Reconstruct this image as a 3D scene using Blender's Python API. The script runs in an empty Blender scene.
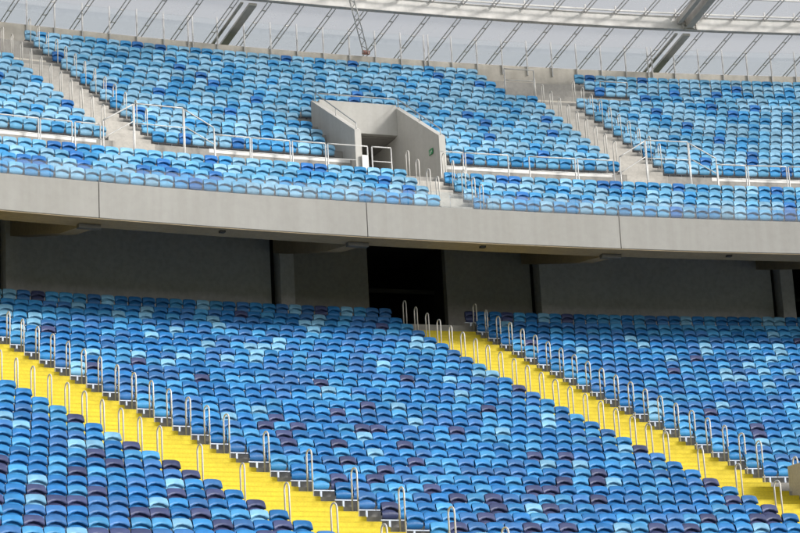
import bpy, bmesh, math, random
import numpy as np
from mathutils import Matrix, Vector

# ------------------------------------------------------------------ camera, sky, sun, exposure
S = bpy.context.scene
COL = S.collection
FPX, PITCH, ROLL = 2124.39, .2417, -.0538          # the photograph's long lens, tilted up, slightly rolled
cam = bpy.data.cameras.new('camera')
cam.sensor_width = 36.0
cam.lens = FPX * 36.0 / 800.0
cam.clip_start = .5
cam.clip_end = 3000
cam_o = bpy.data.objects.new('camera', cam)
COL.objects.link(cam_o)
cam_o.matrix_world = Matrix.Rotation(math.pi / 2 + PITCH, 4, 'X') @ Matrix.Rotation(ROLL, 4, 'Z')
S.camera = cam_o

SUN_EL = math.radians(23)
SUN_DIR = Vector((.95, -.31, 0)).normalized() * math.cos(SUN_EL) + Vector((0, 0, math.sin(SUN_EL)))
world = bpy.data.worlds.new('World')
S.world = world
world.use_nodes = True
wn = world.node_tree
wn.nodes.clear()
sky = wn.nodes.new('ShaderNodeTexSky')
sky.sky_type = 'NISHITA'
sky.sun_disc = False
sky.sun_elevation = SUN_EL
sky.sun_rotation = math.atan2(SUN_DIR.x, SUN_DIR.y)
sky.dust_density = 1.5
sky.air_density = 1.0
bg = wn.nodes.new('ShaderNodeBackground')
bg.inputs['Strength'].default_value = .088
wo = wn.nodes.new('ShaderNodeOutputWorld')
hs = wn.nodes.new('ShaderNodeHueSaturation')        # thin high cloud: the sky is paler than a clear one
hs.inputs['Saturation'].default_value = .16
wn.links.new(sky.outputs[0], hs.inputs['Color'])
wn.links.new(hs.outputs[0], bg.inputs['Color'])
wn.links.new(bg.outputs[0], wo.inputs['Surface'])
sun = bpy.data.lights.new('sun', 'SUN')
sun.energy = 1.5
sun.angle = math.radians(10)
sun.color = (1.0, .96, .90)
sun_o = bpy.data.objects.new('sun', sun)
COL.objects.link(sun_o)
sun_o.rotation_euler = (-SUN_DIR).to_track_quat('-Z', 'Y').to_euler()

S.view_settings.view_transform = 'Standard'
S.view_settings.look = 'None'
S.view_settings.exposure = 1.04
S.view_settings.gamma = 1.0
S.view_settings.use_curve_mapping = False
S.cycles.max_bounces = 8
S.cycles.diffuse_bounces = 4
S.cycles.transparent_max_bounces = 12

RND = random.Random(7)

# ------------------------------------------------------------------ plan of the bowl: every row is an arc about one centre
CX, CY = 50.5069, -47.5839
R0, Z0, D0 = 132.654, 16.399, .8548                # lower tier: row 0 is the topmost row
def low_R(j): return R0 - D0 * j
def low_z(j): return (.11 if j == 0 else 0) + Z0 - (.4241 * j - .0027 * j * (j - 1) / 2) - .24   # tread level of row j
def low_h(j): return .4241 - .0027 * j
def a1L(k): return 4.2e-6 * k * k + 1.229e-3 * k - .546693    # last seat before / first seat after the two stairways
def a1R(k): return 1.065e-5 * k * k + 1.17822e-3 * k - .518277
def a2L(k): return 1.105e-6 * k * k + 4.407e-4 * k - .395647
def a2R(k): return -2.654e-6 * k * k + 5.674e-4 * k - .370312
RU, ZU, DU, HU = 143.26, 29.904, .8071, .5622      # upper tier, row 0 topmost, row 13 above the walkway
def up_R(k): return RU - DU * k
def up_z(k): return ZU - HU * k - .24
def u1L(k): return -.4861 + .00088 * k
def u1R(k): return -.4692 + .00083 * k
def u2L(k): return -.3244 + .00013 * k
def u2R(k): return -.3091 + .0003 * k
def fr_R(i): return 127.1 + .8 * i                 # front block of the upper tier, row 0 at the parapet
def fr_z(i): return 18.95 + .535 * i
F_LEFT, F_RIGHT = -.3990, -.3842                   # aisle of the front block
RF, ZFT, ZFB = 126.411, 18.974, 17.805             # parapet
JOINTS = [-.640, -.5661, -.4926, -.4197, -.3456, -.2718, -.198, -.124]
T0, T1 = -.640, -.124
PITCHW = .5
PITCHL = .486
WALK_Z = 21.1
SLAB_R = 132.35
VL, VR, VFR, VBK = -.4025, -.3792, 132.0, 135.95   # vomitory: inner faces, front and back

def P(R, t, z): return Vector((CX + R * math.sin(t), CY + R * math.cos(t), z))
def proj(v):                                        # where a point lies in the photo, used only to leave out what is outside it
    cp, sp = math.cos(PITCH), math.sin(PITCH)
    d = v.y * cp + v.z * sp
    h = -v.y * sp + v.z * cp
    x, y = FPX * v.x / d, -FPX * h / d
    c, s = math.cos(ROLL), math.sin(ROLL)
    return 400 + c * x - s * y, 266.5 + s * x + c * y
def frame(R, t, z): return Matrix.Translation(P(R, t, z)) @ Matrix.Rotation(-t, 4, 'Z')   # x along the row, y outwards, z up

# ------------------------------------------------------------------ materials
def new_mat(name):
    m = bpy.data.materials.new(name)
    m.use_nodes = True
    nt = m.node_tree
    return m, nt, nt.nodes['Principled BSDF']
def node(nt, kind, **kw):
    n = nt.nodes.new(kind)
    for k, v in kw.items():
        if k in n.inputs: n.inputs[k].default_value = v
        else: setattr(n, k, v)
    return n
def concrete(name, col, dark=.82, rough=.9, scale=.6, streak=0.0, bump=.15, grain=.35):
    m, nt, b = new_mat(name)
    L = nt.links.new
    tc = node(nt, 'ShaderNodeTexCoord')
    n1 = node(nt, 'ShaderNodeTexNoise', Scale=scale, Detail=8.0, Roughness=.65)
    n2 = node(nt, 'ShaderNodeTexNoise', Scale=scale * 14, Detail=4.0, Roughness=.6)
    L(tc.outputs['Object'], n1.inputs['Vector'])
    L(tc.outputs['Object'], n2.inputs['Vector'])
    r1 = node(nt, 'ShaderNodeValToRGB')
    r1.color_ramp.elements[0].position, r1.color_ramp.elements[1].position = .3, .72
    r1.color_ramp.elements[0].color = tuple(c * dark for c in col) + (1,)
    r1.color_ramp.elements[1].color = tuple(min(1, c * 1.06) for c in col) + (1,)
    L(n1.outputs['Fac'], r1.inputs[0])
    mx = node(nt, 'ShaderNodeMix', data_type='RGBA', blend_type='MULTIPLY')
    mx.inputs[0].default_value = grain
    L(r1.outputs[0], mx.inputs[6])
    r2 = node(nt, 'ShaderNodeValToRGB')
    r2.color_ramp.elements[0].color = (.6, .6, .6, 1)
    r2.color_ramp.elements[0].position, r2.color_ramp.elements[1].position = .35, .6
    L(n2.outputs['Fac'], r2.inputs[0])
    L(r2.outputs[0], mx.inputs[7])
    out = mx.outputs[2]
    if streak:
        mp = node(nt, 'ShaderNodeMapping')
        mp.inputs['Scale'].default_value = (1.7, 1.7, .12)
        L(tc.outputs['Object'], mp.inputs['Vector'])
        n3 = node(nt, 'ShaderNodeTexNoise', Scale=2.2, Detail=5.0)
        L(mp.outputs[0], n3.inputs['Vector'])
        r3 = node(nt, 'ShaderNodeValToRGB')
        r3.color_ramp.elements[0].position, r3.color_ramp.elements[1].position = .36, .62
        r3.color_ramp.elements[0].color = (.72, .70, .66, 1)
        L(n3.outputs['Fac'], r3.inputs[0])
        m3 = node(nt, 'ShaderNodeMix', data_type='RGBA', blend_type='MULTIPLY')
        m3.inputs[0].default_value = streak
        L(out, m3.inputs[6]); L(r3.outputs[0], m3.inputs[7])
        out = m3.outputs[2]
    L(out, b.inputs['Base Color'])
    b.inputs['Roughness'].default_value = rough
    bp = node(nt, 'ShaderNodeBump', Strength=bump, Distance=.02)
    L(n2.outputs['Fac'], bp.inputs['Height'])
    L(bp.outputs[0], b.inputs['Normal'])
    return m
def painted(name, col, rough=.45, metal=0.0, var=.12):
    m, nt, b = new_mat(name)
    L = nt.links.new
    tc = node(nt, 'ShaderNodeTexCoord')
    n1 = node(nt, 'ShaderNodeTexNoise', Scale=3.0, Detail=4.0)
    L(tc.outputs['Object'], n1.inputs['Vector'])
    r = node(nt, 'ShaderNodeValToRGB')
    r.color_ramp.elements[0].position, r.color_ramp.elements[1].position = .3, .7
    r.color_ramp.elements[0].color = tuple(c * (1 - var) for c in col) + (1,)
    r.color_ramp.elements[1].color = tuple(min(1, c * (1 + var)) for c in col) + (1,)
    L(n1.outputs['Fac'], r.inputs[0])
    L(r.outputs[0], b.inputs['Base Color'])
    b.inputs['Roughness'].default_value = rough
    b.inputs['Metallic'].default_value = metal
    return m
def plastic(name, col):
    """Moulded seat plastic: every seat a little more or less faded, with dust blotches."""
    m, nt, b = new_mat(name)
    L = nt.links.new
    at = node(nt, 'ShaderNodeAttribute', attribute_name='fade')
    oi = node(nt, 'ShaderNodeObjectInfo')
    ad = node(nt, 'ShaderNodeMath', operation='MAXIMUM')
    L(at.outputs['Fac'], ad.inputs[0]); L(oi.outputs['Random'], ad.inputs[1])
    tc = node(nt, 'ShaderNodeNewGeometry')
    n1 = node(nt, 'ShaderNodeTexNoise', Scale=5.0, Detail=3.0)
    L(tc.outputs['Position'], n1.inputs['Vector'])
    mr = node(nt, 'ShaderNodeMapRange')
    mr.inputs[3].default_value, mr.inputs[4].default_value = .80, 1.20
    L(ad.outputs[0], mr.inputs[0])
    mr2 = node(nt, 'ShaderNodeMapRange')
    mr2.inputs[1].default_value, mr2.inputs[2].default_value = .3, .7
    mr2.inputs[3].default_value, mr2.inputs[4].default_value = .88, 1.12
    L(n1.outputs['Fac'], mr2.inputs[0])
    mu = node(nt, 'ShaderNodeMath', operation='MULTIPLY')
    L(mr.outputs[0], mu.inputs[0]); L(mr2.outputs[0], mu.inputs[1])
    vm = node(nt, 'ShaderNodeVectorMath', operation='SCALE')
    vm.inputs[0].default_value = col
    L(mu.outputs[0], vm.inputs['Scale'])
    L(vm.outputs[0], b.inputs['Base Color'])
    b.inputs['Roughness'].default_value = .42
    b.inputs['Specular IOR Level'].default_value = .28
    return m

M = {}
M['terrace'] = concrete('grey_concrete', (.40, .385, .36), .78)
M['step'] = concrete('pale_concrete', (.53, .505, .465), .88)
M['fascia'] = concrete('parapet_concrete', (.35, .345, .328), .96, scale=.3, streak=.22, bump=.03, grain=.12)
M['soffit'] = concrete('bounce_tinted_concrete', (.36, .29, .19), .8, scale=.5)  # the brown of bounced light is mixed into this base colour
M['vom'] = concrete('smooth_concrete', (.56, .55, .52), .96, scale=.5, streak=.2, bump=.03, grain=.12)
M['rim'] = concrete('rim_concrete', (.66, .62, .55), .94, scale=.5, streak=.3, grain=.2)
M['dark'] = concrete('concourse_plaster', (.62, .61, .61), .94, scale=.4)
M['darker'] = concrete('darker_concourse_wall', (.40, .385, .36), .9, scale=.5)  # darker tone for the two wall pieces beside the doorway
M['black'] = painted('black_and_deep_shade', (.03, .028, .027), .8)  # also stands in for the shade inside gaps and passages
M['yellow'] = concrete('yellow_paint', (.72, .575, .02), .88, .7, scale=1.3, bump=.06)
M['white'] = painted('plain_white', (.74, .73, .71), .5)
M['rail'] = painted('grey_white_rail_paint', (.62, .62, .61), .4, .1)
M['steel'] = painted('brushed_steel', (.70, .67, .62), .35, .1)
M['galv'] = painted('galvanised_steel', (.48, .48, .47), .45, .35)
M['bracket'] = painted('pale_bracket_metal', (.50, .56, .66), .4, .2)
M['darkbracket'] = painted('dark_bracket_metal', (.03, .035, .045), .5, .2)
M['plate'] = painted('dull_bearing_metal', (.11, .108, .10), .7)
M['girder'] = painted('grey_steel_paint', (.55, .52, .48), .5, .1)
M['rafter'] = painted('rafter_steel', (.60, .58, .56), .45, .1)
M['beam'] = painted('white_beam_paint', (.80, .78, .75), .5)
M['green'] = painted('green_sign', (.02, .30, .10), .5)
M['red'] = painted('rust_red_paint', (.36, .15, .12), .5)
M['beige'] = concrete('beige_render', (.62, .55, .42), .9, scale=1.2)
M['grass'] = concrete('grass_ground', (.055, .085, .03), .7, scale=.2)

def glass_mat(name, milk):
    m = bpy.data.materials.new(name)
    m.use_nodes = True
    nt = m.node_tree
    nt.nodes.clear()
    o = node(nt, 'ShaderNodeOutputMaterial')
    t = node(nt, 'ShaderNodeBsdfTransparent')
    t.inputs[0].default_value = (.95, .97, .975, 1)
    g = node(nt, 'ShaderNodeBsdfGlossy', Roughness=.04)
    d = node(nt, 'ShaderNodeBsdfDiffuse')
    d.inputs[0].default_value = (.8, .84, .86, 1)
    f = node(nt, 'ShaderNodeFresnel', IOR=1.45)
    m1 = node(nt, 'ShaderNodeMixShader'); m2 = node(nt, 'ShaderNodeMixShader')
    m2.inputs[0].default_value = milk
    nt.links.new(f.outputs[0], m1.inputs[0]); nt.links.new(t.outputs[0], m1.inputs[1]); nt.links.new(g.outputs[0], m1.inputs[2])
    nt.links.new(m1.outputs[0], m2.inputs[1]); nt.links.new(d.outputs[0], m2.inputs[2]); nt.links.new(m2.outputs[0], o.inputs[0])
    return m
M['glass'] = glass_mat('clear_glass', .0)
M['dusty'] = glass_mat('dusty_glass', .028)
def membrane_mat():
    m = bpy.data.materials.new('translucent_roof_sheet')
    m.use_nodes = True
    nt = m.node_tree
    nt.nodes.clear()
    L = nt.links.new
    o = node(nt, 'ShaderNodeOutputMaterial')
    tc = node(nt, 'ShaderNodeTexCoord')
    n1 = node(nt, 'ShaderNodeTexNoise', Scale=.55, Detail=6.0, Roughness=.6)
    L(tc.outputs['Object'], n1.inputs['Vector'])
    r = node(nt, 'ShaderNodeValToRGB')
    r.color_ramp.elements[0].position, r.color_ramp.elements[1].position = .32, .7
    r.color_ramp.elements[0].color = (.84, .84, .85, 1)
    r.color_ramp.elements[1].color = (.95, .95, .955, 1)
    L(n1.outputs['Fac'], r.inputs[0])
    d = node(nt, 'ShaderNodeBsdfDiffuse'); t = node(nt, 'ShaderNodeBsdfTranslucent')
    L(r.outputs[0], d.inputs[0]); L(r.outputs[0], t.inputs[0])
    mx = node(nt, 'ShaderNodeMixShader')
    mx.inputs[0].default_value = .75
    L(d.outputs[0], mx.inputs[1]); L(t.outputs[0], mx.inputs[2])
    tr = node(nt, 'ShaderNodeBsdfTransparent')
    tr.inputs[0].default_value = (.94, .94, .95, 1)
    m3 = node(nt, 'ShaderNodeMixShader')
    mr = node(nt, 'ShaderNodeMapRange')
    mr.inputs[1].default_value, mr.inputs[2].default_value = .3, .7
    mr.inputs[3].default_value, mr.inputs[4].default_value = .66, .88
    L(n1.outputs['Fac'], mr.inputs[0]); L(mr.outputs[0], m3.inputs[0])
    L(mx.outputs[0], m3.inputs[1]); L(tr.outputs[0], m3.inputs[2]); L(m3.outputs[0], o.inputs[0])
    return m
M['membrane'] = membrane_mat()

LOWER = [('royal blue', (.024, .165, .43)), ('sky blue', (.062, .285, .56)), ('pale blue', (.19, .43, .64)),
         ('violet blue', (.044, .165, .41)), ('dark plum', (.056, .072, .170)), ('azure blue', (.036, .220, .50))]
UPPER = [('pale blue', (.235, .465, .66)), ('light sky blue', (.14, .40, .64)), ('mid blue', (.055, .28, .57)), ('deep blue', (.035, .17, .47))]
LMAT = [plastic('lower_seat_' + n.replace(' ', '_'), c) for n, c in LOWER]
UMAT = [plastic('upper_seat_' + n.replace(' ', '_'), c) for n, c in UPPER]

# ------------------------------------------------------------------ object helpers
def tag(o, label=None, cat=None, group=None, kind=None):
    if label: o['label'] = label
    if cat: o['category'] = cat
    if group: o['group'] = group
    if kind: o['kind'] = kind
    return o
def link(o, parent=None):
    COL.objects.link(o)
    if parent: o.parent = parent
    return o
def thing(name, label, cat, mat4=None, group=None):
    o = bpy.data.objects.new(name, None)
    o.empty_display_size = .2
    link(o)
    if mat4 is not None: o.matrix_world = mat4
    return tag(o, label, cat, group)
def mesh_of(bm, name, mat, smooth=False):
    me = bpy.data.meshes.new(name)
    bmesh.ops.recalc_face_normals(bm, faces=bm.faces)
    bm.to_mesh(me)
    bm.free()
    for m in (mat if isinstance(mat, list) else [mat]): me.materials.append(m)
    if smooth: me.shade_smooth()
    return me
def obj(name, bm, mat, parent=None, smooth=False):
    return link(bpy.data.objects.new(name, mesh_of(bm, name, mat, smooth)), parent)
def quad(bm, a, b, c, d, mi=0):
    f = bm.faces.new([bm.verts.new(p) for p in (a, b, c, d)])
    f.material_index = mi
def box(bm, x0, x1, y0, y1, z0, z1, M4=None, mi=0):
    v = [Vector((x, y, z)) for z in (z0, z1) for y in (y0, y1) for x in (x0, x1)]
    if M4 is not None: v = [M4 @ p for p in v]
    v = [bm.verts.new(p) for p in v]
    for f in ((0, 2, 3, 1), (4, 5, 7, 6), (0, 1, 5, 4), (2, 6, 7, 3), (0, 4, 6, 2), (1, 3, 7, 5)):
        bm.faces.new([v[i] for i in f]).material_index = mi
def tube(bm, pts, r, n=6, cap=True):
    pts = [Vector(p) for p in pts]
    rings = []
    up = None
    for i, p in enumerate(pts):
        d = (pts[min(i + 1, len(pts) - 1)] - pts[max(i - 1, 0)]).normalized()
        if up is None:
            up = d.orthogonal().normalized()
        up = (up - d * up.dot(d)).normalized()
        w = d.cross(up)
        rings.append([bm.verts.new(p + (up * math.cos(a) + w * math.sin(a)) * r) for a in [2 * math.pi * k / n for k in range(n)]])
    for a, b in zip(rings, rings[1:]):
        for k in range(n):
            f = bm.faces.new((a[k], a[(k + 1) % n], b[(k + 1) % n], b[k]))
            f.smooth = True
    if cap:
        bm.faces.new(rings[0][::-1]); bm.faces.new(rings[-1])
def sweep(bm, prof, t0, t1, n=None, mi=0, caps=True):
    """A closed (R, z) outline swept along the arc from t0 to t1 (t0/t1 may be functions of the outline index)."""
    n = n or max(1, int(abs(t1 - t0) * 130 / 1.2))
    rings = []
    for i in range(n + 1):
        t = t0 + (t1 - t0) * i / n
        rings.append([bm.verts.new(P(R, t, z)) for R, z in prof])
    m = len(prof)
    for a, b in zip(rings, rings[1:]):
        for k in range(m):
            bm.faces.new((a[k], a[(k + 1) % m], b[(k + 1) % m], b[k])).material_index = mi
    if caps:
        bm.faces.new(rings[0]).material_index = mi
        bm.faces.new(rings[-1][::-1]).material_index = mi
def ordinal(n):
    return '%d%s' % (n, 'th' if 10 <= n % 100 <= 20 else {1: 'st', 2: 'nd', 3: 'rd'}.get(n % 10, 'th'))

# ------------------------------------------------------------------ ground
bm = bmesh.new()
quad(bm, (-1500, -1500, -1.7), (1500, -1500, -1.7), (1500, 1500, -1.7), (-1500, 1500, -1.7))
tag(obj('ground', bm, M['grass']), kind='structure')

# ------------------------------------------------------------------ lower tier: terrace, yellow stairways
NLOW = 46
def step_strip(bm, R_in, R_out, z, z_below, ta, tb, mi=0):
    """one tread with the riser on its pitch side, as sheets that follow the arc; ta/tb: edge angles at R"""
    n = max(1, int((tb(0) - ta(0)) * 130 / 1.2))
    for i in range(n):
        u0, u1 = i / n, (i + 1) / n
        e = lambda u: ta(0) + (tb(0) - ta(0)) * u
        quad(bm, P(R_in, e(u0), z), P(R_in, e(u1), z), P(R_out, e(u1), z), P(R_out, e(u0), z), mi)
        quad(bm, P(R_in, e(u0), z_below), P(R_in, e(u1), z_below), P(R_in, e(u1), z), P(R_in, e(u0), z), mi)
t = thing('lower_terrace', 'grey stepped concrete terrace carrying the lower tier of blue seats', 'terrace')
bm = bmesh.new()
for j in range(0, NLOW):
    Rj, zj = low_R(j), low_z(j)
    step_strip(bm, Rj - .45, Rj + .405 if j else 135.2, zj, low_z(j + 1) if j < NLOW - 1 else -1.7, lambda _: T0, lambda _: T1)
obj('terrace_steps', bm, M['terrace'], t)
def stairway(label, eL, eR, wl, wr):
    t = thing('yellow_stairway', label, 'stairs', None, 'yellow stairways of the lower tier')
    bm = bmesh.new()
    for j in range(1, NLOW):
        Rj, zj, h = low_R(j), low_z(j) + .005, low_h(j)
        ta, tb = (lambda _: eL(j) + wl / Rj), (lambda _: eR(j) - wr / Rj)
        zb = low_z(j + 1) + low_h(j) / 2 + .005
        step_strip(bm, Rj - .455, Rj - .02, zj, zb if j < NLOW - 1 else -1.69, ta, tb)
        if j:
            step_strip(bm, Rj - .022, Rj + .402, zj + h / 2, zj, ta, tb)
            for s, e in ((0, ta(0)), (1, tb(0))):          # cheeks of the half step
                quad(bm, P(Rj - .022, e, zj), P(Rj + .4, e, zj), P(Rj + .4, e, zj + h / 2), P(Rj - .022, e, zj + h / 2))
    obj('steps', bm, M['yellow'], t)
    bm = bmesh.new()                                       # worn nosing strips
    for j in range(1, 36):
        Rj, zj, h = low_R(j), low_z(j), low_h(j)
        ta, tb = eL(j) + wl / Rj, eR(j) - wr / Rj
        for r, z in ((Rj - .455, zj), (Rj - .022, zj + h / 2)):
            if j == 0 and r > Rj - .1: continue
            step_strip(bm, r - .003, r + .035, z + .009, z - .02, lambda _: ta, lambda _: tb)
    obj('nosing', bm, M['nosing'], t)
    return t
M['nosing'] = concrete('faded_yellow_paint', (.66, .52, .02), .85, .75, scale=2.0)
stairway('left yellow painted stairway climbing through the lower seats', a1L, a1R, .36, .26)
stairway('right yellow painted stairway leading up to the dark doorway', a2L, a2R, .36, .30)

# ------------------------------------------------------------------ concourse behind the lower tier
WR, WZ0, WZ1 = 135.0, 14.8, 20.3
DOORS = [(-.3930, -.3700), (-.2630, -.2380), (-.5320, -.5080)]
def wall_piece(a, b, label, mat='dark'):
    bm = bmesh.new()
    sweep(bm, [(WR, WZ0), (WR, WZ1), (WR + .3, WZ1), (WR + .3, WZ0)], a, b)
    tag(obj('concourse_wall', bm, M[mat]), label, 'wall', 'dark walls at the back of the concourse')
wall_piece(-.5080, -.4976, 'dark narrow wall strip at the far left under the overhang')
wall_piece(-.4916, -.4217, 'wide dark grey wall under the overhang at the photo\'s left')
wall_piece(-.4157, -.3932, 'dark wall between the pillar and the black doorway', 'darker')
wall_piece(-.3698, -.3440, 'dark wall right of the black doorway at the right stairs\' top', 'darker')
wall_piece(-.3380, -.2681, 'wide dark grey wall under the overhang right of the doorway')
wall_piece(-.2378, -.1500, 'dark wall beyond the right edge of the photo')
wall_piece(-.6200, -.5325, 'dark wall beyond the left edge of the photo')
for a, lab in ((-.4976, 'dark square pillar at the far left under the overhang'), (-.4217, 'dark square pillar left of the black doorway'),
               (-.3440, 'dark square pillar behind the right block of lower seats'), (-.2681, 'dark square pillar at the far right under the overhang')):
    t = thing('concourse_pillar', lab, 'pillar', None, 'pillars under the overhang')
    bm = bmesh.new()
    M4 = frame(134.75, a + .0038, WZ0)
    box(bm, -.27, .27, -.12, .55, 0, WZ1 - WZ0 - .01, M4)
    obj('shaft', bm, M['dark'], t)
    bm = bmesh.new()
    sweep(bm, [(WR + .28, WZ0), (WR + .28, WZ1), (WR + .34, WZ1), (WR + .34, WZ0)], a - .0004, a + .0020, 1)
    obj('recess_shade', bm, M['black'], t)  # black sheet standing in for the shade in the gap beside the pillar
for (a, b), lab in zip(DOORS, ('black open doorway behind the top of the right yellow stairs', 'black open doorway at the far right under the overhang', 'black doorway beyond the left edge of the photo')):
    t = thing('concourse_doorway', lab, 'doorway', None, 'doorways of the concourse')
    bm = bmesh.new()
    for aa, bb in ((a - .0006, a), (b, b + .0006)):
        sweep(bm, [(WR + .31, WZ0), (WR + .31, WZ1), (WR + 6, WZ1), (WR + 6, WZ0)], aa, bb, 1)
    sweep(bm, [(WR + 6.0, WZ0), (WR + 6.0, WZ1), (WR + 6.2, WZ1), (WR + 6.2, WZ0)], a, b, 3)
    obj('passage_wall', bm, M['black'], t)  # darkness of the unlit passage is put into the wall colour
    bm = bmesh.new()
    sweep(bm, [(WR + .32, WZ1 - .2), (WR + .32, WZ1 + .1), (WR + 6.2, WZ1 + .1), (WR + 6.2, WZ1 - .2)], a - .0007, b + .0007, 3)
    obj('passage_ceiling', bm, M['black'], t)  # black like the walls, for the passage's darkness
    bm = bmesh.new()
    sweep(bm, [(WR - .0, 15.1), (WR - .0, 15.0), (WR + 6, 15.0), (WR + 6, 15.1)], a, b, 3)
    obj('passage_floor', bm, M['dark'], t)
    bm = bmesh.new()
    sweep(bm, [(WR + 1.0, 18.35), (WR + 1.0, 18.5), (WR + 1.1, 18.5), (WR + 1.1, 18.35)], a + .0003, b - .0003, 3)
    obj('cross_rail', bm, M['black'], t)  # coloured black so the rail stays as dim as the passage

# ------------------------------------------------------------------ upper tier deck
TREADS = []
t = thing('upper_terrace', 'pale concrete terrace and deck of the upper tier above the parapet', 'terrace')
bm = bmesh.new()
prof = [(126.62, 18.0), (126.62, fr_z(0))]
for i in range(4):
    if i: prof.append((fr_R(i) - .42, fr_z(i)))
    prof.append((fr_R(i) + .38, fr_z(i)))
prof += [(fr_R(3) + .38, WALK_Z), (SLAB_R, WALK_Z), (SLAB_R, up_z(13))]
for k in range(13, -1, -1):
    if k < 13: prof.append((up_R(k) - .42, up_z(k)))
    prof.append((up_R(k) + .3871, up_z(k)))
prof[-1] = (144.45, up_z(0))
under = [(144.45, 27.4), (136.0, 20.6), (130.2, 19.6), (127.5, 18.0)]
# the deck is left out where the vomitory passes through it
def deck(bm, a, b):
    sweep(bm, prof + under, a, b)
deck(bm, T0, VL - .0019)
deck(bm, VR + .0019, T1)
lowprof = [q for q in prof if q[0] <= SLAB_R and q[1] <= WALK_Z + .001] + [(145, WALK_Z), (145, 20.4), (136.0, 20.35)] + under[2:]
sweep(bm, lowprof, VL - .0019, VR + .0019)
upprof = [(136.25, 24.62)] + [(136.25, up_z(8))] + [q for q in prof if q[0] > 136.3] + [(144.45, 24.62)]
sweep(bm, upprof, VL - .0019, VR + .0019)
obj('deck', bm, M['terrace'], t)
for a, b in ((T0, -.4768), (-.4455, VL - .0022), (VR + .0022, -.3250), (-.2935, T1)):
    bm = bmesh.new()                                        # nosing of the walkway slab, a plain white strip
    sweep(bm, [(SLAB_R - .012, up_z(13) - .13), (SLAB_R - .012, up_z(13) + .012), (SLAB_R + .30, up_z(13) + .012), (SLAB_R + .30, up_z(13) - .13)], a, b)
    obj('nosing', bm, M['white'], t)

# parapet panels, edge beam, rakers
for i, (a, b) in enumerate(zip(JOINTS, JOINTS[1:])):
    bm = bmesh.new()
    g = .00012
    c = .015
    sweep(bm, [(RF, ZFB + c), (RF, ZFT - c), (RF + c, ZFT), (RF + .2, ZFT), (RF + .2, ZFB), (RF + c, ZFB)], a + g, b - g, 8)
    lab = ['parapet panel beyond the left edge of the photo', 'pale concrete parapet panel leftmost in view, cut by the photo\'s left edge',
           'pale concrete parapet panel below the left upper stairs landing, second from left', 'pale concrete parapet panel below the upper tunnel mouth, third from left',
           'greyer concrete parapet panel rightmost in view', 'parapet panel beyond the right edge of the photo', 'parapet panel far beyond the right edge of the photo'][i]
    tag(obj('parapet_panel', bm, M['fascia']), lab, 'concrete panel', 'concrete parapet panels of the upper tier')
bm = bmesh.new()
sweep(bm, [(RF + .03, ZFB - .03), (RF + .03, ZFB - .004), (RF + 1.0, ZFB - .004), (RF + 1.0, ZFB - .03)], T0, T1)
sweep(bm, [(RF + .85, ZFB), (RF + .85, 18.3), (RF + 1.0, 18.3), (RF + 1.0, ZFB)], T0, T1)
beam = tag(obj('edge_beam', bm, M['soffit']), 'long brownish soffit strip along the underside of the parapet', 'beam')
for a, b in zip(JOINTS[1:6], JOINTS[2:7]):
    bm = bmesh.new()
    box(bm, -.09, .09, .25, .42, ZFB - .09, ZFB - .031, frame(RF, a + (b - a) * .46, 0))
    obj('drain_outlet', bm, M['black'], beam)
names = ['at the photo\'s far left', 'at the second parapet joint, left of the doorway', 'at the third parapet joint, right of the doorway']
for a, lab in zip(JOINTS[1:7], ['beyond the left edge'] + names + ['at the far right edge', 'beyond the right edge']):
    bm = bmesh.new()
    M4 = frame(RF, a, ZFB)
    v = [(.9, -.06), (3.0, .25), (8.2, 1.5), (8.2, 2.5), (3.8, 2.0), (.9, .5)]
    L_, R_ = [[bm.verts.new(M4 @ Vector((x, y, z))) for y, z in v] for x in (-.28, .28)]
    bm.faces.new(L_); bm.faces.new(R_[::-1])
    for k in range(len(v)):
        bm.faces.new((L_[k], L_[(k + 1) % len(v)], R_[(k + 1) % len(v)], R_[k]))
    t = thing('raker_beam', 'concrete raker beam under the overhang ' + lab, 'beam', None, 'raker beams under the upper tier')
    obj('beam_body', bm, M['soffit'], t)
    bm = bmesh.new()
    box(bm, -.45, .28, .62, .85, -.17, -.04, M4)
    obj('bearing_plate', bm, M['plate'], t)

# ------------------------------------------------------------------ upper aisles: pale steps
def upper_stair(label, rows, eL, eR, wl, wr, Rf, zf, h, half, z_bot, name='concrete_stairs'):
    bm = bmesh.new()
    for k in rows:
        Rk, zk = Rf(k), zf(k) + .006
        ta, tb = eL(k) + wl / Rk, eR(k) - wr / Rk
        sweep(bm, [(Rk - .43, zk - h * .55), (Rk - .43, zk), (Rk + .38, zk), (Rk + .38, zk - h * .55)], ta, tb, 3)
        sweep(bm, [(Rk - .02, zk + .002), (Rk - .02, zk + h / 2), (Rk + .383, zk + h / 2), (Rk + .383, zk + .002)], ta, tb, 3)
    return tag(obj(name, bm, M['step']), label, 'stairs', 'pale stairways of the upper tier')
upper_stair('pale concrete stairs of the upper tier at the photo\'s left', range(4, 14), u1L, u1R, .3, .3, up_R, up_z, HU, True, 0)
upper_stair('pale concrete stairs of the upper tier at the right', range(4, 14), u2L, u2R, .3, .3, up_R, up_z, HU, True, 0)
upper_stair('short pale stairs from the tunnel mouth down to the parapet', range(0, 4), lambda i: F_LEFT + .0012, lambda i: F_RIGHT, .25, .3, fr_R, fr_z, .535, True, 0)
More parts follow.
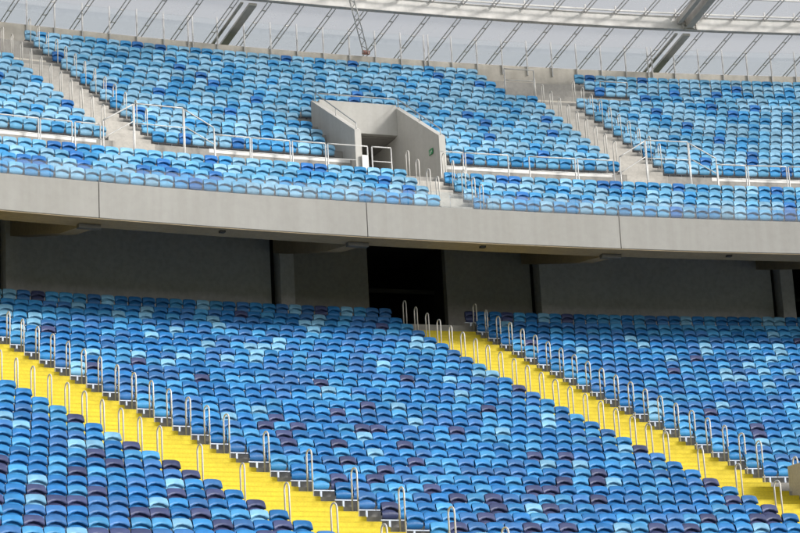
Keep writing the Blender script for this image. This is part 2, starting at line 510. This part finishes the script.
for lab, a, b in (('pale landing at the foot of the left upper stairs', -.4770, -.4452), ('pale landing at the foot of the right upper stairs', -.3254, -.2930)):
    bm = bmesh.new()
    for n, (r0, r1) in enumerate(((131.62, 132.0), (131.98, SLAB_R + .02))):
        sweep(bm, [(r0, WALK_Z + .005), (r0, WALK_Z + .42 * (n + 1)), (r1, WALK_Z + .42 * (n + 1)), (r1, WALK_Z + .005)], a, b)
    tag(obj('stair_landing', bm, M['step']), lab, 'landing', 'landings of the upper stairs')

# ------------------------------------------------------------------ back rim wall, landings behind it
bm = bmesh.new()
sweep(bm, [(144.26, 26.5), (144.26, 30.93), (144.62, 30.93), (144.62, 26.5)], T0, T1)
tag(obj('rim_wall', bm, M['rim']), 'long beige concrete wall behind the top row of upper seats', 'wall')
for lab, a, b in (('beige landing at the head of the right upper stairs', -.3335, -.2990), ('beige landing at the head of the left upper stairs', -.4990, -.4705)):
    bm = bmesh.new()
    sweep(bm, [(140.65, up_z(3) - .2), (140.65, up_z(3) + .15), (144.25, up_z(3) + .15), (144.25, up_z(3) - .2)], a, b)
    sweep(bm, [(142.4, up_z(3) + .155), (142.4, up_z(1) + .02), (144.24, up_z(1) + .02), (144.24, up_z(3) + .155)], a, b)
    tag(obj('stair_landing', bm, M['rim']), lab, 'landing', 'landings of the upper stairs')

# ------------------------------------------------------------------ vomitory (tunnel mouth)
t = thing('tunnel_mouth', 'beige concrete tunnel mouth with sloping side walls in the upper seats', 'tunnel entrance')
def radial_wall(tc, half, r0, r1, z0, zt0, zt1):
    bm = bmesh.new()
    A = [(r0, z0), (r1, z0), (r1, zt1), (r0, zt0)]
    m0 = [[bm.verts.new(P(r, tc + s * half / r, z)) for r, z in A] for s in (-1, 1)]
    bm.faces.new(m0[0]); bm.faces.new(m0[1][::-1])
    for k in range(4):
        bm.faces.new((m0[0][k], m0[0][(k + 1) % 4], m0[1][(k + 1) % 4], m0[1][k]))
    return bm
TH = .125
for tc in (VL - TH / 134, VR + TH / 134):
    obj('side_wall', radial_wall(tc, TH, VFR - .12, VBK + .26, WALK_Z + .003, 23.36, 25.88), M['vom'], t)
bm = bmesh.new()
sweep(bm, [(VBK, 24.62), (VBK, 25.86), (VBK + .25, 25.86), (VBK + .25, 24.62)], VL, VR, 3)
obj('lintel_wall', bm, M['vom'], t)
for tc, lab in ((VL - .0006, 0), (VR + .0006, 1)):
    obj('passage_wall', radial_wall(tc, .07, VBK + .27, 141.0, WALK_Z + .003, 24.6, 24.6), M['vom'], t)
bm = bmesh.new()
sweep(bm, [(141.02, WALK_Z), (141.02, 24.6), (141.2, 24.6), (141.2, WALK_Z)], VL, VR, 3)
obj('end_wall', bm, M['black'], t)  # black colour stands in for the dark depth of the tunnel
for tc in (VL - TH / 134, VR + TH / 134):
    bm = bmesh.new()
    a = [P(r, tc, z) for r, z in ((VFR, 23.66), (VBK + .1, 26.14))]
    tube(bm, [P(VFR, tc, 23.36), a[0], a[1], P(VBK + .1, tc, 25.8)], .022, 6)
    tube(bm, [P((VFR + VBK) / 2, tc, 24.55), P((VFR + VBK) / 2, tc, 24.9)], .018, 6)
    obj('wall_rail', bm, M['galv'], t)
bm = bmesh.new()
tube(bm, [P(VBK + .1, VL + (VR - VL) * i / 6, 26.14) for i in range(7)], .022, 6)
obj('wall_rail', bm, M['galv'], t)
e = thing('exit_sign', 'small green exit sign on the tunnel mouth\'s right wall', 'sign', frame(132.62, VR - .0002, 22.95))
bm = bmesh.new()
box(bm, -.03, -.005, -.17, .17, -.105, .105)
obj('sign_plate', bm, M['green'], e)
bm = bmesh.new()                                            # white running-man-and-arrow block
for y0, y1, z0, z1 in ((.02, .06, .0, .06), (.0, .08, -.03, .0), (-.02, .02, -.08, -.03), (.06, .1, -.09, -.03), (-.13, -.05, -.015, .015), (-.14, -.11, -.04, .04)):
    box(bm, -.036, -.031, y0, y1, z0, z1)
obj('pictogram', bm, M['white'], e)

bm = bmesh.new()
box(bm, -.02, .20, -.03, .03, 0, 1.28, frame(VFR - .2, VL - .0002, WALK_Z + .005))
tag(obj('white_board', bm, M['white']), 'narrow white upright board at the left jamb of the tunnel mouth', 'board')

# ------------------------------------------------------------------ beige block at the right edge
bm = bmesh.new()
M4 = frame(low_R(22.54), -.3609, low_z(23))
box(bm, 0, 2.6, -1.8, .15, -1.0, 1.08, M4)
bmesh.ops.bevel(bm, geom=bm.edges[:], offset=.02, segments=1, affect='EDGES')
BOX_T = -.3609
tag(obj('concrete_block', bm, M['beige']), 'beige concrete block beside the right yellow stairs at the photo\'s right edge', 'block')

# ------------------------------------------------------------------ seats
def seat_parts():
    """one folded tip-up seat: x along the row, y outwards (back), z up from the tread -> three lists (verts, faces)"""
    U = [-1, -.86, -.5, 0, .5, .86, 1]
    nU = len(U)
    back_v, back_f = [], []
    def add(rows, V, Fc, close=False):
        base = len(V)
        for r in rows: V.extend(r)
        for j in range(len(rows) - 1):
            for i in range(nU - 1):
                a = base + j * nU + i
                Fc.append((a, a + 1, a + 1 + nU, a + nU))
        return base
    def arc(u): return .437 + .096 * (1 - u * u)
    def row(fz, fy, w):
        return [(w * u, fy(u), fz(u)) for u in U]
    cup = lambda u: -.035 * u * u
    top = lambda u: .688 - .012 * u * u - .03 * u ** 6
    rows = []
    rows.append(row(lambda u: .35, lambda u: .10, .215))                                 # plate behind the gap
    rows.append(row(lambda u: arc(u) + .015, lambda u: .085 + cup(u), .222))
    rows.append(row(lambda u: arc(u) + .004, lambda u: .02 + cup(u), .228))              # undercut
    rows.append(row(lambda u: arc(u) + .014, lambda u: .002 + cup(u), .230))             # lip
    for v in (.35, .7, .93):
        rows.append(row(lambda u: arc(u) + (top(u) - arc(u)) * v, lambda u: .002 + .085 * v ** 1.5 + cup(u), .232 - .012 * v ** 3))
    rows.append(row(top, lambda u: .112 + cup(u), .214))
    rows.append(row(lambda u: top(u) - .012, lambda u: .138 + cup(u), .212))
    rows.append(row(lambda u: .44, lambda u: .135 + cup(u), .222))
    add(rows, back_v, back_f)
    n = nU
    L = len(rows)
    for j in range(2, L - 1):                                # close the sides
        for i in (0, nU - 1):
            pass
    pan_v, pan_f = [], []
    ptop = lambda u: .430 + .060 * (1 - u * u)
    prow = [row(ptop, lambda u: .070 + .4 * cup(u), .205),
            row(lambda u: ptop(u) - .012, lambda u: .040 + .4 * cup(u), .212),
            row(lambda u: .35, lambda u: .030 + .5 * cup(u), .216),
            row(lambda u: .272 + .012 * u * u, lambda u: .066 + .2 * cup(u), .205),
            row(lambda u: .262 + .012 * u * u, lambda u: .10, .195)]
    add(prow, pan_v, pan_f)
    br_v, br_f = [], []
    def bx(x0, x1, y0, y1, z0, z1):
        b = len(br_v)
        br_v.extend([(x, y, z) for z in (z0, z1) for y in (y0, y1) for x in (x0, x1)])
        for f in ((0, 2, 3, 1), (4, 5, 7, 6), (0, 1, 5, 4), (2, 6, 7, 3), (0, 4, 6, 2), (1, 3, 7, 5)):
            br_f.append(tuple(b + i for i in f))
    bx(-.235, .235, .06, .10, .226, .250)
    bx(-.025, .025, .065, .115, -.002, .221)
    return (back_v, back_f), (pan_v, pan_f), (br_v, br_f)
BACK, PAN, BRK = seat_parts()
def part_mesh(name, data, mat, smooth):
    me = bpy.data.meshes.new(name)
    me.from_pydata(data[0], [], data[1])
    me.materials.append(mat)
    if smooth: me.shade_smooth()
    return me
PM = [(part_mesh('backrest', BACK, m, True), part_mesh('seat_pan', PAN, m, True)) for m in LMAT]
BM_ = part_mesh('bracket', BRK, M['bracket'], False)

def seat_frame(s):
    return frame(s.R, s.t, s.z) @ Matrix.Translation((s.jit[0], 0, 0)) @ Matrix.Rotation(s.jit[1], 4, 'Z') @ Matrix.Rotation(s.jit[2], 4, 'X')
class Seat:
    __slots__ = ('tier', 'block', 'row', 'n', 'R', 't', 'z', 'col', 'px', 'py', 'dist', 'jit')
SEATS = []
def mk(tier, block, row, n, R, t, z, col):
    s = Seat()
    s.tier, s.block, s.row, s.n, s.R, s.t, s.z, s.col = tier, block, row, n, R, t, z, col
    s.jit = (RND.gauss(0, .005), RND.gauss(0, .014), RND.gauss(0, .016))
    v = P(R + .08, t, z + .6)
    s.px, s.py = proj(v)
    s.dist = v.length
    if -200 < s.px < 1000 and s.py < 640: SEATS.append(s)
def low_col(j):
    r = RND.random()
    plum = .02 if j < 10 else (.05 if j < 17 else (.12 if j < 23 else .20))
    pale = .12 if j < 10 else .05
    if r < plum: return 4
    if r < plum + pale: return 2
    return RND.choices((0, 1, 3, 5), (.33, .23, .24, .20))[0]
def up_col(k, front=False):
    return RND.choices((0, 1, 2, 3), (.50, .27, .17, .06) if not front else (.26, .34, .29, .11))[0]
NSEAT = 37
for j in range(NSEAT):
    R, z = low_R(j), low_z(j)
    for n in range(70): mk('low', 'left', j, n, R, a1L(j) - n * PITCHL / R, z, low_col(j))
    tl, tr = a1R(j), a2L(j)
    cnt = int(round((tr - tl) * R / PITCHL)) + 1
    for n in range(cnt): mk('low', 'middle', j, n, R, tl + (tr - tl) * n / (cnt - 1), z, low_col(j))
    for n in range(60):
        tt = a2R(j) + n * PITCHL / R
        if 22 <= j <= 24 and tt > BOX_T - .3 / R and tt < BOX_T + 3.2 / R: continue
        mk('low', 'right', j, n, R, tt, z, low_col(j))
for k in range(14):
    R, z = up_R(k), up_z(k)
    if k >= 4:
        for n in range(50): mk('up', 'left', k, n, R, u1L(k) - n * PITCHW / R, z, up_col(k))
    tl, tr = u1R(k), (u2L(k) if k >= 4 else -.3335 + .0006 * k)
    cnt = int(round((tr - tl) * R / PITCHW)) + 1
    for n in range(cnt):
        tt = tl + (tr - tl) * n / (cnt - 1)
        if k >= 9 and VL - .62 / R < tt < VR + .50 / R: continue
        mk('up', 'middle', k, n, R, tt, z, up_col(k))
    t0 = u2R(k) if k >= 4 else (-.2985 + .0008 * k if k < 3 else -.2880)
    for n in range(60): mk('up', 'right', k, n, R, t0 + n * PITCHW / R, z, up_col(k))
for i in range(4):
    R, z = fr_R(i), fr_z(i)
    for n in range(80): mk('front', 'left', i, n, R, F_LEFT - .0004 * (3 - i) * -1 - n * PITCHW / R, z, up_col(i, True))
    for n in range(80): mk('front', 'right', i, n, R, F_RIGHT + n * PITCHW / R, z, up_col(i, True))

vis = [s for s in SEATS if s.tier == 'low' and -4 < s.px < 804 and s.py < 536]
vis.sort(key=lambda s: s.dist)
solo = vis[:300]
solo_ids = set(id(s) for s in solo)
# labels: colour, seats from the stairs (or from the photo's edge where the row end is cut off), rows from the bottom
rowlist = {b: sorted({s.row for s in vis if s.block == b}, reverse=True) for b in ('left', 'middle', 'right')}
inrow = {}
for s in vis: inrow.setdefault((s.block, s.row), []).append(s)
for v in inrow.values(): v.sort(key=lambda s: s.px)
BLK = {'left': 'left block', 'middle': 'middle block', 'right': 'right block'}
def seat_label(s):
    row = inrow[(s.block, s.row)]
    rn = rowlist[s.block].index(s.row) + 1
    rtxt = 'lowest row' if rn == 1 else '%s row up' % ordinal(rn)
    i = row.index(s) + 1
    c = LOWER[s.col][0]
    if s.block == 'left' and row[-1].n == 0 and row[-1].py < 531:
        return '%s folded seat, %s left of the left yellow stairs, %s in view' % (c, ordinal(s.n + 1), rtxt)
    if s.block == 'middle' and row[0].n == 0 and row[0].py < 531:
        return '%s folded seat, %s right of the left yellow stairs, %s in view' % (c, ordinal(s.n + 1), rtxt)
    if s.block == 'right' and row[0].n == 0:
        return '%s folded seat, %s right of the right yellow stairs, %s in view' % (c, ordinal(s.n + 1), rtxt)
    return '%s folded seat, %s from left in the %s\'s %s in view' % (c, ordinal(i), BLK[s.block], rtxt)
for s in solo:
    root = thing('stadium_seat', seat_label(s), 'seat', seat_frame(s), 'folded plastic seats of the lower tier')
    for nm, me in (('backrest', PM[s.col][0]), ('seat_pan', PM[s.col][1]), ('bracket', BM_)):
        c = bpy.data.objects.new(nm, me)
        COL.objects.link(c)
        c.parent = root

rest = [s for s in SEATS if id(s) not in solo_ids]
def merged(seats):
    tv = np.array(BACK[0] + PAN[0] + BRK[0], dtype=np.float64)
    nb, npn = len(BACK[0]), len(PAN[0])
    faces = [f for f in BACK[1]] + [tuple(i + nb for i in f) for f in PAN[1]] + [tuple(i + nb + npn for i in f) for f in BRK[1]]
    tf = np.array(faces, dtype=np.int64)
    kind = np.array([0] * (len(BACK[1]) + len(PAN[1])) + [1] * len(BRK[1]))
    nv, nf, N = len(tv), len(tf), len(seats)
    V = np.empty((N, nv, 3)); Fi = np.empty((N, nf, 4), dtype=np.int32); MI = np.empty((N, nf), dtype=np.int32); FD = np.empty((N, nv), dtype=np.float32)
    for q, s in enumerate(seats):
        m = np.array(seat_frame(s))
        V[q] = tv @ m[:3, :3].T + m[:3, 3]
        Fi[q] = tf + q * nv
        mi = s.col if s.tier == 'low' else len(LMAT) + s.col
        bi = len(LMAT) + len(UMAT) + (0 if s.tier == 'low' else 1)
        MI[q] = np.where(kind == 0, mi, bi)
        FD[q] = .02 + .96 * RND.random()
    me = bpy.data.meshes.new('stadium_seating')
    me.vertices.add(N * nv)
    me.vertices.foreach_set('co', V.ravel())
    me.loops.add(N * nf * 4)
    me.loops.foreach_set('vertex_index', Fi.ravel())
    me.polygons.add(N * nf)
    me.polygons.foreach_set('loop_start', np.arange(0, N * nf * 4, 4, dtype=np.int32))
    me.polygons.foreach_set('loop_total', np.full(N * nf, 4, dtype=np.int32))
    for m in LMAT + UMAT + [M['bracket'], M['darkbracket']]: me.materials.append(m)
    me.polygons.foreach_set('material_index', MI.ravel())
    me.polygons.foreach_set('use_smooth', np.tile(kind == 0, N))
    at = me.attributes.new('fade', 'FLOAT', 'POINT')
    at.data.foreach_set('value', FD.ravel())
    me.update(calc_edges=True)
    me.validate()
    return me
o = link(bpy.data.objects.new('stadium_seating', merged(rest)))
tag(o, 'rows upon rows of smaller blue plastic seats filling both tiers', 'seating', kind='stuff')
print('seats', len(SEATS), 'solo', len(solo), 'rest', len(rest), 'visible lower', len(vis))

# ------------------------------------------------------------------ hoop handrails
def hoop_mesh(name, h, gap, drop, r):
    bm = bmesh.new()
    g = gap / 2
    pts = [(0, -g, -drop), (0, -g, h - g)]
    pts += [(0, -g * math.cos(a), h - g + g * math.sin(a)) for a in [math.pi * i / 8 for i in range(1, 8)]]
    pts += [(0, g, h - g), (0, g, drop * .4)]
    tube(bm, pts, r, 8)
    for y, z in ((-g, -drop), (g, drop * .4)):
        box(bm, -.05, .05, y - .05, y + .05, z, z + .012)
    return mesh_of(bm, name, M['steel'])
HL = hoop_mesh('hoop_handrail', 1.20, .30, .16, .0215)
HU_ = hoop_mesh('hoop_handrail', 1.14, .26, .14, .020)
def hoop(me, R, t, z, label, group):
    o = link(bpy.data.objects.new('hoop_handrail', me))
    o.matrix_world = frame(R, t, z) @ Matrix.Rotation(RND.gauss(0, .006), 4, 'Y') @ Matrix.Rotation(RND.gauss(0, .05), 4, 'Z')
    tag(o, label, 'handrail', group)
def hoops(me, ks, Rf, zf, h, tf, off, ph, words, group, top=1.2):
    pos = []
    for k in ks:
        kk = k + ph
        R = Rf(0) + (Rf(1) - Rf(0)) * kk
        z = zf(kk)
        t = tf(kk) + off / R
        x, y = proj(P(R, t, z + top))
        if -150 < x < 950 and y < 600: pos.append((R, t, z, 0 < x < 800 and y < 531))
    i = 0
    for R, t, z, seen in pos:
        i += seen
        hoop(me, R, t, z, 'steel hoop handrail, %s in view from the top, %s' % (ordinal(i), words) if seen else 'steel hoop handrail beyond the photo\'s edge, %s' % words, group)
seqL = list(range(1, 20)) + list(range(21, 46, 2))
G1 = 'steel hoop handrails of the lower tier'
hoops(HL, [k for k in range(1, 20)] + [21, 23, 25, 27, 29, 31, 33, 35], low_R, low_z, 0, a1R, -.2, .8 - 1, 'left yellow stairway\'s right side', G1)
hoops(HL, [k for k in range(5, 22)] + [23, 25, 27, 29, 31, 33], low_R, low_z, 0, a1L, .44, .6 - 1 , 'left yellow stairway\'s left side', G1)
hoops(HL, [k for k in range(1, 22)] + [23, 25, 27, 29], low_R, low_z, 0, a2R, -.17, .75 - 1, 'right yellow stairway\'s right side', G1)
hoops(HL, [k for k in range(1, 21)] + [22, 24, 26, 28, 30], low_R, low_z, 0, a2L, .5, .62 - 1, 'right yellow stairway\'s left side', G1)
G2 = 'steel hoop handrails of the upper tier'
hoops(HU_, range(1, 13), up_R, up_z, 0, u1L, .52, 0, 'left upper stairs\' left side', G2)
hoops(HU_, range(0, 13), up_R, up_z, 0, u1R, -.05, 0, 'left upper stairs\' right side', G2)
hoops(HU_, range(3, 13), up_R, up_z, 0, u2L, .52, -.1, 'right upper stairs\' left side', G2)
hoops(HU_, range(3, 13), up_R, up_z, 0, u2R, .05, 0, 'right upper stairs\' right side', G2)
fz = lambda i: fr_z(i)
hoops(HU_, [3.75, 2.65, 1.5, .6], fr_R, fz, 0, lambda k: -.3948, 0, 0, 'left side of short stairs below tunnel', G2)
hoops(HU_, [3.75, 2.8, 1.7, .7, -.1], fr_R, fz, 0, lambda k: -.3840, 0, 0, 'right side of short stairs below tunnel', G2)

# ------------------------------------------------------------------ guard rails along the walkway
def guard(label, R, ta, tb, zb, h, mids=(.55,), group='white guard rails along the upper walkway', slope=None, mat='rail'):
    """posts at both ends, a top rail and mid rails; slope gives other heights (zb, h) at the far end"""
    t = thing('guard_rail', label, 'guard rail', None, group)
    n = 5
    hs = slope or h
    pts = [P(R, ta + (tb - ta) * i / n, zb + h + (hs - h) * i / n) for i in range(n + 1)]
    bm = bmesh.new()
    tube(bm, pts, .025, 8)
    obj('top_rail', bm, M[mat], t)
    for m in mids:
        bm = bmesh.new()
        tube(bm, [P(R, ta + (tb - ta) * i / n, zb + h + (hs - h) * i / n - m) for i in range(n + 1)], .019, 8)
        obj('mid_rail', bm, M[mat], t)
    for a, hh in ((ta, h), (tb, hs)):
        bm = bmesh.new()
        tube(bm, [P(R, a, zb), P(R, a, zb + hh - .02)], .025, 8)
        obj('post', bm, M[mat], t)
    return t
RR_, RH = 131.9, 1.66
sections = [(-.5330, -.5130), (-.5125, -.4935), (-.4930, -.4845), (-.4837, -.4768),
            (-.4450, -.4350), (-.4345, -.4235), (-.4228, -.4132), (-.4125, -.4008), (-.3995, -.3938),
            (-.3790, -.3722), (-.3715, -.3585), (-.3520, -.3378), (-.3370, -.3258),
            (-.2930, -.2840), (-.2833, -.2710), (-.2703, -.2590), (-.2583, -.2460), (-.2453, -.2300), (-.2293, -.2150)]
where = ['beyond the photo\'s left edge', 'far left, cut by the photo\'s edge', 'second short piece left of the left upper stairs', 'just left of the left upper stairs',
         'just right of the left upper stairs', 'second right of the left upper stairs', 'third right of the left upper stairs', 'across the left half of the tunnel mouth', 'short piece across the middle of the tunnel mouth',
         'short piece just right of the tunnel mouth', 'second right of the tunnel mouth', 'third right of the tunnel mouth', 'just left of the right upper stairs',
         'just right of the right upper stairs', 'second right of the right upper stairs', 'third right of the right upper stairs', 'fourth right of the right upper stairs', 'at the photo\'s right edge', 'beyond the photo\'s right edge']
for (a, b), w in zip(sections, where):
    guard('white tubular guard rail, ' + w, RR_, a, b, WALK_Z, RH)
for side, a, b in (('left', -.4678, -.4542), ('right', -.3157, -.3024)):
    guard('tall guard rail in front of the %s upper stairs\' landing' % side, 131.75, a, b, WALK_Z, 2.48, (.72,))
    guard('sloping rail left of the %s upper stairs\' landing' % side, 131.75, a - .0086, a - .0003, WALK_Z, 1.76, (.62,), slope=2.44)
    guard('sloping rail right of the %s upper stairs\' landing' % side, 131.75, b + .0003, b + .0086, WALK_Z, 2.44, (.62,), slope=1.86)
guard('thin pale rail of the landing above the right upper stairs', 140.75, -.3303, -.3208, up_z(3) + .15, 1.35, (.5,), 'rails of the top landings', mat='galv')
guard('thin pale rail among the right block\'s top rows', 141.9, -.2958, -.2868, up_z(2), 1.0, (.5,), 'rails of the top landings', mat='galv')

# ------------------------------------------------------------------ glass balustrade on the parapet
for i, (a, b) in enumerate(zip(JOINTS[1:6], JOINTS[2:7])):
    t = thing('glass_balustrade', 'frameless glass balustrade on the parapet panel, %s' % ['leftmost in view', 'below the left upper stairs', 'below the tunnel mouth', 'rightmost in view', 'beyond the right edge'][i],
              'balustrade', None, 'glass balustrades on the parapet')
    n = 6
    for k in range(n):
        ta, tb = a + (b - a) * k / n + .0001, a + (b - a) * (k + 1) / n - .0001
        bm = bmesh.new()
        sweep(bm, [(RF + .09, ZFT - .05), (RF + .09, ZFT + .56), (RF + .104, ZFT + .56), (RF + .104, ZFT - .05)], ta, tb, 2)
        obj('glass_pane', bm, M['dusty'], t)

# ------------------------------------------------------------------ posts and glass on the rim
step = (JOINTS[3] - JOINTS[2]) / 9
for i, (a, b) in enumerate(zip(JOINTS[1:6], JOINTS[2:7])):
    t = thing('wind_screen', 'thin steel posts and clear glass on the rim, %s' % ['leftmost bay', 'second bay from left', 'third bay from left', 'fourth bay from left', 'bay beyond the right edge'][i],
              'wind screen', None, 'wind screens on the upper rim')
    for k in range(10):
        ta = a + (b - a) * k / 9 + (.0007 if k == 0 else (-.0007 if k == 9 else 0))
        bm = bmesh.new()
        M4 = frame(144.22, ta, 30.5)
        box(bm, -.024, .024, -.035, .025, 0, 1.62, M4)
        obj('post', bm, M['galv'], t)
        if k < 9:
            tb = a + (b - a) * (k + 1) / 9
            bm = bmesh.new()
            sweep(bm, [(144.235, 30.96), (144.235, 32.05), (144.247, 32.05), (144.247, 30.96)], a + (b - a) * k / 9 + .0004 + (.0007 if k == 0 else 0), tb - .0004 - (.0007 if k == 8 else 0), 1)
            obj('glass_pane', bm, M['glass'], t)

# ------------------------------------------------------------------ roof
roof = thing('stadium_roof', 'translucent pale roof on steel rafters above the upper tier', 'roof')
def rz(R): return 31.56 + (145.5 - R) * .092
bm = bmesh.new()
N = 60
def sheet(bm, pr_, a, b, n):
    for i in range(n):
        t0, t1 = a + (b - a) * i / n, a + (b - a) * (i + 1) / n
        for (r0, z0), (r1, z1) in zip(pr_, pr_[1:]):
            quad(bm, P(r0, t0, z0), P(r0, t1, z0), P(r1, t1, z1), P(r1, t0, z1))
sheet(bm, [(141.62, rz(141.62) + .13), (145.5, rz(145.5) + .13), (149, rz(149) + .13), (156, rz(156) - .2)], T0, T1, N)
obj('outer_sheet', bm, M['membrane'], roof)
def rz2(R): return 32.42 + (141.4 - R) * .06
bm = bmesh.new()
sheet(bm, [(141.38, rz2(141.38) + .13), (134, rz2(134) + .13), (122, rz2(122) + 1.0)], T0, T1, N)
obj('inner_sheet', bm, M['membrane'], roof)
bm = bmesh.new()
bz0, bz1 = 31.98, 32.52
sweep(bm, [(141.38, bz0), (141.38, bz0 + .05), (141.40, bz1 - .05), (141.38, bz1), (141.62, bz1), (141.62, bz0)], T0, T1)
obj('ring_beam', bm, M['beam'], roof)
bm = bmesh.new()
sweep(bm, [(141.34, bz1 + .002), (141.34, bz1 + .035), (141.66, bz1 + .035), (141.66, bz1 + .002)], T0, T1)
sweep(bm, [(141.36, bz0 - .03), (141.36, bz0 - .002), (141.64, bz0 - .002), (141.64, bz0 - .03)], T0, T1)
obj('beam_flange', bm, M['rafter'], roof)
bm = bmesh.new()
for r in (140.95, 139.2):
    sweep(bm, [(r, rz2(r) + .05), (r, rz2(r) + .11), (r + .07, rz2(r) + .11), (r + .07, rz2(r) + .05)], T0, T1)
obj('purlin', bm, M['beam'], roof)
GIRD = [-.5480, -.4063, -.2663, -.1260]
def bar(a, b_, half, drop, R_a, za, R_b, zb, mat, name, parent):
    bm = bmesh.new()
    A = [(R_a, za), (R_b, zb), (R_b, zb - drop), (R_a, za - drop)]
    m0 = [[bm.verts.new(P(r, a + (b_ + s * half) / r, z)) for r, z in A] for s in (-1, 1)]
    bm.faces.new(m0[0]); bm.faces.new(m0[1][::-1])
    for k in range(4): bm.faces.new((m0[0][k], m0[0][(k + 1) % 4], m0[1][(k + 1) % 4], m0[1][k]))
    return obj(name, bm, M[mat], parent)
nr = 0
sp = .01005
for g0, g1 in zip(GIRD, GIRD[1:]):
    n = 14
    for k in range(n):
        a = g0 + (g1 - g0) * (k + .5) / n
        x0, y0 = proj(P(144.3, a, 31.5))
        if not -90 < x0 < 880: continue
        bm = bmesh.new()
        def flange(off, hw, lift):
            out = [(141.64, rz(141.64) + .05), (148, rz(148) + .05), (148, rz(148) + lift), (141.64, rz(141.64) + lift)]
            inn = [(141.3, rz2(141.3) + .05), (134, rz2(134) + .05), (123, rz2(123) + .95), (123, rz2(123) + .9 + lift), (134, rz2(134) + lift), (141.3, rz2(141.3) + lift)]
            for A in (out, inn):
                m0 = [[bm.verts.new(P(r, a + (off + s * hw) / r, z)) for r, z in A] for s in (-1, 1)]
                bm.faces.new(m0[0]); bm.faces.new(m0[1][::-1])
                nA = len(A)
                for q in range(nA): bm.faces.new((m0[0][q], m0[0][(q + 1) % nA], m0[1][(q + 1) % nA], m0[1][q]))
        flange(-.085, .013, 0)                                # a rafter: two slim ribs held apart by spacers
        flange(.085, .013, 0)
        box(bm, -.03, .03, -.14, -.05, 0, .34, frame(141.38, a + .09 / 141, bz1 - .02))
        ro = obj('rafter', bm, M['rafter'], roof)
        for r in (142.4, 143.6, 144.8, 146.0):
            bm = bmesh.new()
            box(bm, -.07, .07, 0, .05, rz(r) + .03, rz(r) + .07, frame(r, a, 0))
            obj('spacer', bm, M['beam'], ro)
for g in GIRD:
    bar(g, .0, .17, .10, 148.5, rz(148.5) - .04, 141.66, rz(141.66) - .04, 'girder', 'girder', roof)
    bar(g, -.48, .06, .07, 148.5, rz(148.5) - .04, 141.66, rz(141.66) - .04, 'girder', 'girder', roof)
    bar(g, .0, .16, .40, 141.3, rz2(141.3) - .02, 123, rz2(123) + .8, 'girder', 'girder', roof)
    bar(g, -.45, .10, .25, 141.3, rz2(141.3) - .02, 123, rz2(123) + .8, 'girder', 'girder', roof)
    bm = bmesh.new()
    M4 = frame(141.34, g, bz0)
    box(bm, -.34, -.29, -.14, .0, -.06, .75, M4); box(bm, .29, .34, -.14, .0, -.06, .75, M4)
    for z in (.02, .16, .30, .44): box(bm, -.285, .285, -.10, -.03, z, z + .05, M4)
    box(bm, -.20, .20, -.16, -.11, .10, .40, M4)
    obj('node_clamp', bm, M['girder'], roof)

# white lattice mast leaning on the rim
t = thing('lattice_mast', 'slim white lattice mast leaning from the rim up past the beam', 'mast')
A0, A1 = P(144.0, -.3656, 30.95), P(140.55, -.37837, 32.02)
ax = (A1 - A0).normalized()
sx = Vector((math.cos(-.366), -math.sin(-.366), 0))
sx = (sx - ax * sx.dot(ax)).normalized()
bm = bmesh.new()
for s in (-.10, .10): tube(bm, [A0 + sx * s, A1 + sx * s], .028, 6)
obj('chord', bm, M['beam'], t)
bm = bmesh.new()
nn = 12
for k in range(nn):
    p0, p1 = A0 + (A1 - A0) * k / nn, A0 + (A1 - A0) * (k + 1) / nn
    s = .10 if k % 2 else -.10
    tube(bm, [p0 + sx * s, p1 - sx * s], .016, 5)
obj('lacing', bm, M['rafter'], t)
bm = bmesh.new()
box(bm, -.16, .16, -.06, .06, -.02, .14, frame(144.0, -.3656, 30.95))
obj('base_plate', bm, M['red'], t)
